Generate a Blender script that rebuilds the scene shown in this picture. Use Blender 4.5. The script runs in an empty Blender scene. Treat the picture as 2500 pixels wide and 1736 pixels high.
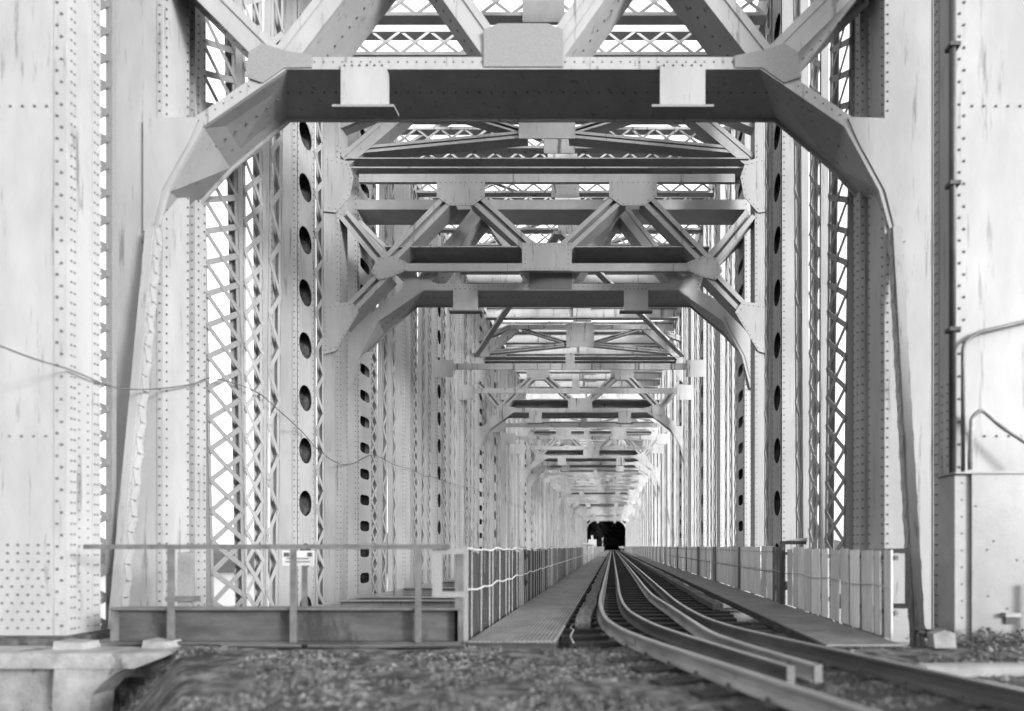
import bpy, bmesh, math, random
from mathutils import Vector, Matrix, noise
R = math.radians
random.seed(11)
scene = bpy.context.scene
C = scene.collection

# ------------------------------------------------------------------ camera
FPX = 1500.0 / 2500.0                      # focal length in picture widths
cam_d = bpy.data.cameras.new('camera'); cam = bpy.data.objects.new('camera', cam_d); C.objects.link(cam)
cam_d.sensor_width = 36.0; cam_d.sensor_fit = 'HORIZONTAL'
cam_d.lens = 36.0 * FPX
cam_d.shift_x = -0.098; cam_d.shift_y = 0.1864
cam_d.clip_start = 0.05; cam_d.clip_end = 6000
CAMZ = 1.2
cam.location = (0, 0, CAMZ); cam.rotation_euler = (R(90), 0, 0)
cam_d.dof.use_dof = True; cam_d.dof.focus_distance = 21.0; cam_d.dof.aperture_fstop = 0.42
scene.camera = cam

# ------------------------------------------------------------------ sky and sun (the photograph is black and white)
SUN_EL, SUN_AZ = 11.0, 127.0               # azimuth clockwise from +Y: behind the camera, to its right
w = bpy.data.worlds.new('World'); scene.world = w; w.use_nodes = True
nt = w.node_tree; nt.nodes.clear()
sky = nt.nodes.new('ShaderNodeTexSky'); sky.sky_type = 'NISHITA'; sky.sun_disc = False
sky.sun_elevation = R(SUN_EL); sky.sun_rotation = R(SUN_AZ)
sky.air_density = 1.0; sky.dust_density = 4.0; sky.ozone_density = 1.0
bw = nt.nodes.new('ShaderNodeRGBToBW'); bg = nt.nodes.new('ShaderNodeBackground'); wo = nt.nodes.new('ShaderNodeOutputWorld')
bg.inputs['Strength'].default_value = 0.15
add = nt.nodes.new('ShaderNodeMath'); add.operation = 'ADD'; add.inputs[1].default_value = 3.0     # bright even cloud veil over the clear sky
nt.links.new(sky.outputs[0], bw.inputs[0]); nt.links.new(bw.outputs[0], add.inputs[0]); nt.links.new(add.outputs[0], bg.inputs[0]); nt.links.new(bg.outputs[0], wo.inputs[0])
sd = bpy.data.lights.new('sun', 'SUN'); sd.energy = 2.2; sd.angle = R(10); sd.color = (1, 1, 1)
so = bpy.data.objects.new('sun', sd); C.objects.link(so)
d = Vector((math.sin(R(SUN_AZ)) * math.cos(R(SUN_EL)), math.cos(R(SUN_AZ)) * math.cos(R(SUN_EL)), math.sin(R(SUN_EL))))
so.rotation_euler = (-d).to_track_quat('-Z', 'Y').to_euler(); so.location = d * 60
scene.view_settings.view_transform = 'Standard'; scene.view_settings.look = 'None'
scene.view_settings.gamma = 1.0; scene.view_settings.use_curve_mapping = False
scene.view_settings.exposure = 1.68

# ------------------------------------------------------------------ materials (all grey: black and white film)
PAINT = 0.66
def mat(name, lo, hi, scale=3.0, rough=0.6, metal=0.0, stretch=(1, 1, 1), bump=0.0, bscale=40.0, detail=6.0,
        ramp=(0.35, 0.65), spots=None, spec=0.3, sstretch=(1, 1, 0.45)):
    lo, hi = lo * PAINT, hi * PAINT                # dull weathered paint and stone: low base colours, exposed up
    if spots: spots = (spots[0] * PAINT,) + tuple(spots[1:])
    m = bpy.data.materials.new(name); m.use_nodes = True
    n = m.node_tree; b = n.nodes['Principled BSDF']
    tc = n.nodes.new('ShaderNodeTexCoord'); mp = n.nodes.new('ShaderNodeMapping'); mp.inputs['Scale'].default_value = stretch
    nz = n.nodes.new('ShaderNodeTexNoise'); nz.inputs['Scale'].default_value = scale; nz.inputs['Detail'].default_value = detail
    nz.inputs['Roughness'].default_value = 0.62
    cr = n.nodes.new('ShaderNodeValToRGB')
    cr.color_ramp.elements[0].position = ramp[0]; cr.color_ramp.elements[1].position = ramp[1]
    cr.color_ramp.elements[0].color = (lo, lo, lo, 1); cr.color_ramp.elements[1].color = (hi, hi, hi, 1)
    geo = n.nodes.new('ShaderNodeNewGeometry')
    n.links.new(geo.outputs['Position'], mp.inputs[0]); n.links.new(mp.outputs[0], nz.inputs['Vector']); n.links.new(nz.outputs[0], cr.inputs[0])
    col = cr.outputs[0]
    if spots:                                   # rust / dirt blotches: (value, scale, threshold)
        v, sc, th = spots
        n2 = n.nodes.new('ShaderNodeTexNoise'); n2.inputs['Scale'].default_value = sc; n2.inputs['Detail'].default_value = 8.0
        n2.inputs['Roughness'].default_value = 0.7
        mp2 = n.nodes.new('ShaderNodeMapping'); mp2.inputs['Scale'].default_value = sstretch; mp2.inputs['Location'].default_value = (3.1, 7.7, 1.3)
        n.links.new(geo.outputs['Position'], mp2.inputs[0]); n.links.new(mp2.outputs[0], n2.inputs['Vector'])
        c2 = n.nodes.new('ShaderNodeValToRGB'); c2.color_ramp.elements[0].position = th; c2.color_ramp.elements[1].position = th + 0.07
        n.links.new(n2.outputs[0], c2.inputs[0])
        mx = n.nodes.new('ShaderNodeMix'); mx.data_type = 'RGBA'
        n.links.new(c2.outputs[0], mx.inputs[0]); n.links.new(col, mx.inputs[6]); mx.inputs[7].default_value = (v, v, v, 1)
        col = mx.outputs[2]
    n.links.new(col, b.inputs['Base Color'])
    b.inputs['Roughness'].default_value = rough; b.inputs['Metallic'].default_value = metal
    b.inputs['Specular IOR Level'].default_value = spec
    if bump > 0:
        nb = n.nodes.new('ShaderNodeTexNoise'); nb.inputs['Scale'].default_value = bscale; nb.inputs['Detail'].default_value = 4
        n.links.new(geo.outputs['Position'], nb.inputs['Vector'])
        bp = n.nodes.new('ShaderNodeBump'); bp.inputs['Strength'].default_value = bump; bp.inputs['Distance'].default_value = 0.02
        n.links.new(nb.outputs[0], bp.inputs['Height']); n.links.new(bp.outputs[0], b.inputs['Normal'])
    return m

M = {}
M['steel'] = mat('painted_steel', 0.265, 0.335, 1.6, 0.55, stretch=(1, 1, 0.35), bump=0.15, bscale=60, spots=(0.15, 2.6, 0.585), sstretch=(2.8, 2.8, 0.2))
M['steel_far'] = mat('painted_steel_brightened', 0.38, 0.50, 1.2, 0.55, stretch=(1, 1, 0.3), bump=0.08, bscale=30, spots=(0.11, 2.2, 0.57), sstretch=(2.2, 2.2, 0.2))  # same steel made paler: brightness inside the tunnel is put into the paint
M['steel_mid'] = mat('painted_steel_second_span', 0.40, 0.50, 1.4, 0.55, stretch=(1, 1, 0.35), bump=0.1, bscale=50, spots=(0.24, 2.1, 0.64), sstretch=(2.6, 2.6, 0.22))  # also paler than the near steel, to lift the light on this span
M['gusset'] = mat('mottled_steel', 0.17, 0.235, 45, 0.6, bump=0.2, bscale=80)
M['rivet'] = mat('rivet_steel', 0.07, 0.14, 5, 0.6)
M['girder'] = mat('grey_girder_paint', 0.04, 0.085, 2.5, 0.6, stretch=(0.6, 1, 2), bump=0.2, spots=(0.03, 1.3, 0.56))
M['handrail'] = mat('handrail_paint', 0.075, 0.13, 6, 0.5, bump=0.1)
M['railsteel'] = mat('rail_web_steel', 0.17, 0.34, 3, 0.55, metal=0.15, stretch=(1, 0.3, 2), bump=0.25, bscale=70, spots=(0.14, 5, 0.6), spec=0.5)
M['raildark'] = mat('dark_rail_steel', 0.04, 0.09, 3, 0.6, metal=0.15, stretch=(1, 0.3, 2), bump=0.25, bscale=70, spec=0.5)
M['railtop'] = mat('polished_rail_head', 0.55, 0.75, 3, 0.32, metal=0.8, stretch=(1, 0.3, 1))
M['tie'] = mat('creosoted_timber', 0.005, 0.02, 6, 0.85, stretch=(0.4, 4, 4), bump=0.5, bscale=30)
M['timber'] = mat('weathered_timber', 0.03, 0.13, 5, 0.9, stretch=(6, 0.5, 6), bump=0.6, bscale=25)
M['grating'] = mat('galvanised_grating', 0.16, 0.27, 2.0, 0.5, metal=0.2, spec=0.5)
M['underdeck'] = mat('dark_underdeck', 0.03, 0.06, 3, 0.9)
M['picket'] = mat('pale_picket_steel', 0.28, 0.42, 8, 0.45)
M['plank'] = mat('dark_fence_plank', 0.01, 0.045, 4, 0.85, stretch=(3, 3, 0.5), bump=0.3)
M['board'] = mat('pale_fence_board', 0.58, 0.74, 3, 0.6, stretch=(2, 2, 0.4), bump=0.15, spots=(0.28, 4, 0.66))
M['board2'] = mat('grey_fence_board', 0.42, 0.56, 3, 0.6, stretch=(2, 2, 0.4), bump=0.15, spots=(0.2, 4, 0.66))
M['fpost'] = mat('dark_fence_post', 0.07, 0.16, 5, 0.7, stretch=(2, 2, 0.4))
M['concrete'] = mat('concrete', 0.16, 0.30, 3, 0.85, bump=0.4, bscale=35, spots=(0.08, 2.0, 0.6))
M['dirt_shade_steel'] = mat('rust_and_hole_shade', 0.02, 0.09, 8, 0.8, bump=0.4)  # rusty fittings; also the painted shade inside the perforated posts
M['cabinet'] = mat('cabinet_paint', 0.12, 0.18, 1.6, 0.4, bump=0.1, spots=(0.25, 1.7, 0.60), spec=0.5)
M['cabinet_edge'] = mat('cabinet_trim', 0.20, 0.27, 3, 0.45)
M['cable'] = mat('black_cable', 0.03, 0.06, 4, 0.5)
M['stone1'] = mat('pale_gravel', 0.05, 0.20, 6, 0.9, bump=0.3)
M['stone2'] = mat('dark_gravel', 0.014, 0.05, 6, 0.9, bump=0.3)
M['white'] = mat('white_enamel', 0.5, 0.6, 3, 0.4)
M['leaf'] = mat('dark_leaf', 0.03, 0.07, 6, 0.7)
M['leafpale'] = mat('dry_grass', 0.05, 0.17, 6, 0.8)
M['wood_far'] = mat('far_wood_leaf', 0.003, 0.007, 0.3, 0.95, spec=0.0)
M['signink'] = mat('sign_ink', 0.04, 0.07, 4, 0.6)
# ground: soil, moss and grit
gm = mat('gritty_ground', 0.016, 0.13, 6.0, 0.95, bump=0.9, bscale=45, detail=10, ramp=(0.40, 0.62), spots=(0.008, 1.1, 0.55)); M['ground'] = gm
wm = mat('river_water', 0.015, 0.03, 0.2, 0.25, bump=0.3, bscale=1.5, spec=0.2); M['water'] = wm

# ------------------------------------------------------------------ mesh helpers
class MB:
    def __init__(s): s.v = []; s.f = []
    def add(s, vs, fs):
        o = len(s.v); s.v += [tuple(p) for p in vs]; s.f += [tuple(i + o for i in f) for f in fs]; return s
    def box(s, x0, x1, y0, y1, z0, z1):
        return s.add([(x0, y0, z0), (x1, y0, z0), (x1, y1, z0), (x0, y1, z0), (x0, y0, z1), (x1, y0, z1), (x1, y1, z1), (x0, y1, z1)],
                     [(0, 3, 2, 1), (4, 5, 6, 7), (0, 1, 5, 4), (1, 2, 6, 5), (2, 3, 7, 6), (3, 0, 4, 7)])
    def prism(s, poly, y0, y1):                # polygon in XZ pushed along Y
        n = len(poly); a = sum(poly[i][0] * poly[(i + 1) % n][1] - poly[(i + 1) % n][0] * poly[i][1] for i in range(n))
        if a < 0: poly = poly[::-1]
        vs = [(p[0], y0, p[1]) for p in poly] + [(p[0], y1, p[1]) for p in poly]
        fs = [tuple(range(n)), tuple(range(2 * n - 1, n - 1, -1))] + [(i, i + n, (i + 1) % n + n, (i + 1) % n) for i in range(n)]
        return s.add(vs, fs)
    def bar(s, a, b, u, wu, wv):               # beam from a to b; u is the sideways direction, wu / wv full widths
        a = Vector(a); b = Vector(b); t = (b - a).normalized(); u = Vector(u); u = (u - t * u.dot(t)).normalized(); v = t.cross(u)
        vs = [p + u * (i * wu / 2) + v * (j * wv / 2) for p in (a, b) for i, j in ((-1, -1), (1, -1), (1, 1), (-1, 1))]
        return s.add(vs, [(0, 3, 2, 1), (4, 5, 6, 7), (0, 1, 5, 4), (1, 2, 6, 5), (2, 3, 7, 6), (3, 0, 4, 7)])
    def strip(s, pts, thick, y0, y1, close=False):   # polyline in XZ with a thickness on its left side, pushed along Y
        for i in range(len(pts) - 1):
            pass
        n = len(pts); off = []
        for i in range(n):
            d = Vector((0, 0))
            if i > 0: e = (Vector(pts[i]) - Vector(pts[i - 1])).normalized(); d += Vector((-e.y, e.x))
            if i < n - 1: e = (Vector(pts[i + 1]) - Vector(pts[i])).normalized(); d += Vector((-e.y, e.x))
            d.normalize(); off.append((pts[i][0] + d.x * thick, pts[i][1] + d.y * thick))
        vs = [(p[0], y0, p[1]) for p in pts] + [(p[0], y0, p[1]) for p in off] + [(p[0], y1, p[1]) for p in pts] + [(p[0], y1, p[1]) for p in off]
        fs = []
        for i in range(n - 1):
            fs += [(i, i + 1, n + i + 1, n + i), (2 * n + i + 1, 2 * n + i, 3 * n + i, 3 * n + i + 1),
                   (i + 1, i, 2 * n + i, 2 * n + i + 1), (n + i, n + i + 1, 3 * n + i + 1, 3 * n + i)]
        fs += [(0, n, 3 * n, 2 * n), (n - 1, 3 * n - 1, 4 * n - 1, 2 * n - 1)]
        return s.add(vs, fs)
    def loft(s, A, B, thick, y0, y1):            # sheet from polyline A at y0 to polyline B at y1
        n = len(A); vs = [(p[0], y0, p[1]) for p in A] + [(p[0], y1, p[1]) for p in B] + [(p[0], y0, p[1] + thick) for p in A] + [(p[0], y1, p[1] + thick) for p in B]
        fs = []
        for i in range(n - 1):
            fs += [(i, i + 1, n + i + 1, n + i), (2 * n + i + 1, 2 * n + i, 3 * n + i, 3 * n + i + 1), (i + 1, i, 2 * n + i, 2 * n + i + 1), (n + i, n + i + 1, 3 * n + i + 1, 3 * n + i)]
        fs += [(0, n, 3 * n, 2 * n), (n - 1, 3 * n - 1, 4 * n - 1, 2 * n - 1)]
        return s.add(vs, fs)
    def rivet(s, p, nrm, r=0.02, h=0.014):
        p = Vector(p); nrm = Vector(nrm).normalized(); u = nrm.orthogonal().normalized(); v = nrm.cross(u)
        vs = []
        for rr, hh in ((r, 0.0), (r * 0.7, h)):
            for k in range(6):
                a = k * math.pi / 3; vs.append(p + u * (math.cos(a) * rr) + v * (math.sin(a) * rr) + nrm * hh)
        return s.add(vs, [(k, (k + 1) % 6, 6 + (k + 1) % 6, 6 + k) for k in range(6)] + [(6, 7, 8, 9, 10, 11)])
    def rivets(s, a, b, step, nrm, r=0.02):
        a = Vector(a); b = Vector(b); n = max(1, int((b - a).length / step))
        for i in range(n + 1): s.rivet(a.lerp(b, i / n), nrm, r, r * 0.7)
        return s
    def tube(s, pts, r, seg=8, closed_ends=True):
        pts = [Vector(p) for p in pts]; o = len(s.v); n = len(pts)
        up = None
        for i, p in enumerate(pts):
            t = (pts[min(i + 1, n - 1)] - pts[max(i - 1, 0)]).normalized()
            if up is None: up = t.orthogonal().normalized()
            up = (up - t * up.dot(t)).normalized(); v = t.cross(up)
            rr = r[i] if isinstance(r, (list, tuple)) else r
            for k in range(seg):
                a = 2 * math.pi * k / seg; s.v.append(tuple(p + up * (math.cos(a) * rr) + v * (math.sin(a) * rr)))
        for i in range(n - 1):
            for k in range(seg):
                s.f.append((o + i * seg + k, o + i * seg + (k + 1) % seg, o + (i + 1) * seg + (k + 1) % seg, o + (i + 1) * seg + k))
        s.f.append(tuple(o + k for k in range(seg))[::-1]); s.f.append(tuple(o + (n - 1) * seg + k for k in range(seg)))
        return s
    def build(s, name, material, parent=None, kind=None, smooth=False):
        me = bpy.data.meshes.new(name); me.from_pydata(s.v, [], s.f); me.update()
        if isinstance(material, str): material = M[material]
        me.materials.append(material)
        bm = bmesh.new(); bm.from_mesh(me); bmesh.ops.recalc_face_normals(bm, faces=bm.faces); bm.to_mesh(me); bm.free()
        if smooth:
            for p in me.polygons: p.use_smooth = True
        o = bpy.data.objects.new(name, me); C.objects.link(o); link(o, parent)
        if kind: o['kind'] = kind
        return o

def link(o, parent):
    if parent is not None:
        o.parent = parent
        if parent.type == 'EMPTY': o.matrix_parent_inverse = Matrix.Translation(-Vector(parent.location))

def thing(name, label, cat, loc=(0, 0, 0), group=None):
    o = bpy.data.objects.new(name, None); C.objects.link(o); o.location = loc; o.empty_display_size = 0.3
    return tag(o, label, cat, group)

def tag(o, label, cat, group=None):
    o['label'] = label; o['category'] = cat
    if group: o['group'] = group
    return o

_unit = {}
def piece(name, key, material, matrix, parent, parent_loc=None):
    """a box-shaped piece; alike pieces share one unit mesh"""
    k = (key, material)
    if k not in _unit:
        me = bpy.data.meshes.new(key); b = MB().box(-.5, .5, -.5, .5, -.5, .5); me.from_pydata(b.v, [], b.f); me.update()
        me.materials.append(M[material]); _unit[k] = me
    o = bpy.data.objects.new(name, _unit[k]); C.objects.link(o); link(o, parent)
    o.matrix_basis = matrix
    return o

def bar_matrix(a, b, u, wu, wv):
    a = Vector(a); b = Vector(b); t = b - a; L = t.length; t.normalize(); u = Vector(u); u = (u - t * u.dot(t)).normalized(); v = t.cross(u)
    m = Matrix(((t.x * L, u.x * wu, v.x * wv, 0), (t.y * L, u.y * wu, v.y * wv, 0), (t.z * L, u.z * wu, v.z * wv, 0), (0, 0, 0, 1)))
    return Matrix.Translation((a + b) / 2) @ m

def box_matrix(x0, x1, y0, y1, z0, z1):
    return Matrix.Translation(((x0 + x1) / 2, (y0 + y1) / 2, (z0 + z1) / 2)) @ Matrix.Diagonal((x1 - x0, y1 - y0, z1 - z0, 1))

def interp(tab, x):
    if x <= tab[0][0]: return tab[0][1]
    for (a, va), (b, vb) in zip(tab, tab[1:]):
        if x <= b: return va + (vb - va) * (x - a) / (b - a)
    return tab[-1][1]

def smooth_path(tab, y0, y1, step):
    """Catmull-Rom through (y, x) knots, sampled from y0 to y1"""
    out = []; n = max(2, int((y1 - y0) / step))
    for i in range(n + 1):
        y = y0 + (y1 - y0) * i / n
        k = max(0, min(len(tab) - 2, next((j for j in range(len(tab) - 1) if y <= tab[j + 1][0]), len(tab) - 2)))
        (a, pa), (b, pb) = tab[k], tab[k + 1]
        ma = (pb - tab[max(k - 1, 0)][1]) / max(b - tab[max(k - 1, 0)][0], 1e-6)
        mb = (tab[min(k + 2, len(tab) - 1)][1] - pa) / max(tab[min(k + 2, len(tab) - 1)][0] - a, 1e-6)
        t = (y - a) / (b - a); h = b - a
        t = max(0, min(1, t))
        x = (2*t**3 - 3*t*t + 1) * pa + (t**3 - 2*t*t + t) * h * ma + (-2*t**3 + 3*t*t) * pb + (t**3 - t*t) * h * mb
        out.append((x, y))
    return out

HW = 5.87                                        # half the clear width between the trusses
def xc(y): return interp([(8.15, -1.345), (10, -1.44), (15.2, -1.79), (18, -1.86)], y)
ZC = CAMZ

# ------------------------------------------------------------------ ground, river
def ground_z(x, y):
    n = noise.noise(Vector((x * 0.9, y * 0.9, 3.3))) * 0.05 + noise.noise(Vector((x * 4, y * 4, 1.3))) * 0.018 + noise.noise(Vector((x * 6.5, y * 6.5, 5.1))) * 0.008
    z = interp([(-400, -2), (-20, -0.2), (0, -0.09), (7.6, -0.07), (7.95, -0.55), (9, -1.6), (14, -4.5), (24, -9), (170, -9.5), (186, -1.2), (200, 0.0), (2500, 8)], y)
    if y < 7.6: z += n
    if y < 7.9:
        z -= 0.95 * max(0, min(1, (-0.705 * y - x) / 0.9)) * max(0, min(1, (y - 2.0) / 1.5))
        z += 0.10 * max(0, min(1, (x - 3.4) / 1.0))
    if y > 200: z += 42 * math.exp(-((x + 1) / 60.0) ** 2) * max(0, min(1, (y - 232) / 70.0))
    return z
xs = [-900, -400, -150, -60, -25, -14, -10, -9] + [-8.5 + 0.09 * i for i in range(167)] + [7.5, 9, 12, 20, 50, 120, 400, 900]
ys = [-400, -100, -30, -8, 0, 2] + [3 + 0.07 * i for i in range(69)] + [7.9, 8.1, 8.5, 9, 10, 12, 14, 18, 24, 60, 120, 170, 178, 186, 192, 200, 220, 240, 265, 290, 320, 360, 500, 1000, 2500]
gv = [(x, y, ground_z(x, y)) for y in ys for x in xs]; nx = len(xs)
gf = [(j * nx + i, j * nx + i + 1, (j + 1) * nx + i + 1, (j + 1) * nx + i) for j in range(len(ys) - 1) for i in range(nx - 1)]
g = MB(); g.v = gv; g.f = gf
go = g.build('ground', 'ground', kind='structure', smooth=True)
wv = MB(); wv.add([(-900, 18, -6.0), (900, 18, -6.0), (900, 182, -6.0), (-900, 182, -6.0)], [(0, 1, 2, 3)])
wv.build('river', 'water', kind='structure')

# ------------------------------------------------------------------ bridge members
def laced(parent, name, xin, side, ya, yb, za, zb, width, lean_ok, depth=0.3, pitch=0.5, cross=True, single=False, m='steel', faces=(0, 1)):
    """built-up member standing in the truss plane: two channels joined by lacing bars on both faces.
    ya: depth (Y) of its centre at height za, yb: at zb; xin: track-side face; side: -1 left truss, +1 right"""
    b = MB(); xo = xin + side * depth
    p0 = Vector((0, ya, za)); p1 = Vector((0, yb, zb)); t = (p1 - p0).normalized(); u = Vector((0, t.z, -t.y))
    for sgn in (-1, 1):
        o = u * (sgn * (width / 2 - 0.012))
        b.bar(Vector(((xin + xo) / 2, 0, 0)) + p0 + o, Vector(((xin + xo) / 2, 0, 0)) + p1 + o, u, 0.024, depth)
        for xf in (xin, xo):                     # flange angles of the channel
            q = u * (sgn * (width / 2 - 0.06)); x_ = xf + (side * 0.008 if xf == xin else -side * 0.008)
            b.bar(Vector((x_, 0, 0)) + p0 + q, Vector((x_, 0, 0)) + p1 + q, u, 0.10, 0.016)
    o = b.build(name, m, parent)
    L = (p1 - p0).length; n = max(2, int(L / pitch)); lw = 0.105; lac = MB()
    for fi in faces:
        xf = (xin - side * 0.011) if fi == 0 else (xo + side * 0.011)
        for k in range(n):
            s0 = L * k / n; s1 = L * (k + 1) / n
            if cross: prs = [((s0, -1), (s1, 1), 0), ((s0, 1), (s1, -1), 0.012)]
            else: prs = [((s0, -1 if k % 2 else 1), (s1, 1 if k % 2 else -1), 0)]
            for (sa, ua), (sb, ub), dx in prs:
                hw_ = width / 2 - 0.05
                a = Vector((xf - side * dx * (1 if fi == 0 else -1), 0, 0)) + p0 + t * sa + u * (ua * hw_)
                c = Vector((xf - side * dx * (1 if fi == 0 else -1), 0, 0)) + p0 + t * sb + u * (ub * hw_)
                if single and fi == 0 and (a.z + c.z) / 2 < 11.5 and (a.z + c.z) / 2 > -0.5:
                    piece('lacing_bar', 'lacing_bar', m, bar_matrix(a, c, (1, 0, 0), 0.011, lw), o)
                else: lac.bar(a, c, (1, 0, 0), 0.011, lw)
    if lac.v:
        l = lac.build('lacing', m, o, kind='stuff')
    return o

def perforated(b, x, y0, y1, z0, z1, nrm, hy, hz, pitch, shape='oval', first=0.6):
    """plate in the YZ plane at x with a row of holes; nrm: +1/-1 outward x; 18 mm thick"""
    yc = (y0 + y1) / 2; z = z0
    nh = int((z1 - z0) / pitch); seg = 16
    ang = [2 * math.pi * (k + 0.5) / seg for k in range(seg)]
    for i in range(nh):
        za, zb = z0 + (z1 - z0) * i / nh, z0 + (z1 - z0) * (i + 1) / nh; zc = (za + zb) / 2
        inner, outer = [], []
        for a in ang:
            ca, sa = math.cos(a), math.sin(a)
            if shape == 'oval': inner.append((yc + ca * hy, zc + sa * hz))
            else:
                e = 5.0; q = (abs(ca) ** e + abs(sa) ** e) ** (-1 / e); inner.append((yc + ca * q * hy, zc + sa * q * hz))
            H_, V_ = (y1 - y0) / 2, (zb - za) / 2
            q = min(H_ / abs(ca) if abs(ca) > 1e-6 else 1e9, V_ / abs(sa) if abs(sa) > 1e-6 else 1e9)
            outer.append((yc + ca * q, zc + sa * q))
        # square off the corners
        vs = [(x, p[0], p[1]) for p in inner] + [(x, p[0], p[1]) for p in outer] + [(x - nrm * 0.018, p[0], p[1]) for p in inner]
        fs = [(k, (k + 1) % seg, seg + (k + 1) % seg, seg + k) for k in range(seg)] + [((k + 1) % seg, k, 2 * seg + k, 2 * seg + (k + 1) % seg) for k in range(seg)]
        cs = [(x, y1, zb), (x, y0, zb), (x, y0, za), (x, y1, za)]; base = 3 * seg
        vs += cs
        for q_, cpt in enumerate(cs):
            # neighbours of each corner in outer ring
            ca = math.atan2(cpt[2] - zc, cpt[1] - yc) % (2 * math.pi)
            k0 = max((k for k in range(seg) if ang[k] <= ca), default=seg - 1); k1 = (k0 + 1) % seg
            fs.append((seg + k0, seg + k1, base + q_))
        b.add(vs, fs)

def post(parent, y, side, w_=0.65, dep=0.75, z0=-1.0, z1=16.0, holes=None, rivet=False, m='steel', lace=False, near=False):
    xin = xc(y) + side * HW; xo = xin + side * w_; xa, xb = min(xin, xo), max(xin, xo)
    b = MB()
    b.box(xa, xb, y, y + 0.03, z0, z1); b.box(xa, xb, y + dep - 0.03, y + dep, z0, z1)           # front and back plates
    b.box(min(xo, xo - side * 0.02), max(xo, xo - side * 0.02), y + 0.031, y + dep - 0.031, z0, z1)   # outer plate
    if holes:
        shp, hy, hz, pit = holes
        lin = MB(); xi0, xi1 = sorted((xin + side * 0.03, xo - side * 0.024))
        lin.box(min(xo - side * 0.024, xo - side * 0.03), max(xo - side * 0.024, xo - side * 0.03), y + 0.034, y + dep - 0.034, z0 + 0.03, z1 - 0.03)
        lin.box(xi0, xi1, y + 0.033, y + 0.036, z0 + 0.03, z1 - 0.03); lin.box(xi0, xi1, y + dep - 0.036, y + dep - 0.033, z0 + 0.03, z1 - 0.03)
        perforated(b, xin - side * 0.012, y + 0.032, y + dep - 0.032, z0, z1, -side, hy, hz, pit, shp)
    else:
        b.box(min(xin - side * 0.0, xin + side * 0.02), max(xin, xin + side * 0.02), y + 0.031, y + dep - 0.031, z0, z1)
    for zc_ in (z0, z1 - 0.02): b.box(xa + 0.021, xb - 0.021, y + 0.031, y + dep - 0.031, zc_, zc_ + 0.02)
    # corner angles standing a little proud of the front plate
    for xe in (xin, xo):
        s_ = side if xe == xin else -side
        b.box(min(xe - s_ * 0.004, xe + s_ * 0.09), max(xe - s_ * 0.004, xe + s_ * 0.09), y - 0.014, y - 0.001, z0, z1)
    o = b.build('post', m, parent)
    if holes: lin.build('shade_liner', 'dirt_shade_steel', o)  # dark sheets added inside the post: shade painted behind the holes
    if rivet:
        rv = MB(); zt = min(z1, 12.5)
        for xe in (xin + side * 0.045, xo - side * 0.045): rv.rivets((xe, y - 0.014, 0.0), (xe, y - 0.014, zt), 0.155, (0, -1, 0), 0.019)
        for ye in (y + 0.06, y + dep - 0.06): rv.rivets((xin - side * 0.012, ye, 0.0), (xin - side * 0.012, ye, zt), 0.155, (-side, 0, 0), 0.018)
        rv.build('rivets', 'rivet', o, kind='stuff')
    return o

def T(Xc, pts): return [(Xc + p[0], ZC + p[1]) for p in pts]

ARCH = [(-6.0, 4.9), (-5.76, 5.77), (-5.2, 6.8), (-3.84, 7.73), (3.84, 7.73), (5.2, 6.8), (5.76, 5.77), (6.0, 4.9)]

FARCH = [(-6.35, 5.2), (-6.1, 6.02), (-5.4, 6.78), (-4.36, 7.66), (4.36, 7.66), (5.4, 6.78), (6.1, 6.02), (6.35, 5.2)]

def diag(b, p, q, wd, y0, y1, Xc, style='box'):
    a = Vector((Xc + p[0], ZC + p[1])); c = Vector((Xc + q[0], ZC + q[1])); t = (c - a).normalized(); n = Vector((-t.y, t.x))
    def rect(o0, o1): return [tuple(a + n * o0), tuple(c + n * o0), tuple(c + n * o1), tuple(a + n * o1)]
    if style == 'box':
        b.prism(rect(-wd / 2, wd / 2), y0 + 0.02, y1); b.prism(rect(-wd / 2 - 0.03, -wd / 2 + 0.09), y0, y0 + 0.018); b.prism(rect(wd / 2 - 0.09, wd / 2 + 0.03), y0, y0 + 0.018)
    else:                                         # two angles with a groove between, web set back
        b.prism(rect(-wd / 2, -wd / 2 + wd * 0.36), y0, y0 + 0.05); b.prism(rect(wd / 2 - wd * 0.36, wd / 2), y0, y0 + 0.05)
        b.prism(rect(-wd / 2 + 0.01, wd / 2 - 0.01), y0 + 0.12, y0 + 0.15)
        b.prism(rect(-wd / 2, -wd / 2 + 0.02), y0 + 0.051, y1); b.prism(rect(wd / 2 - 0.02, wd / 2), y0 + 0.051, y1)

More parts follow.
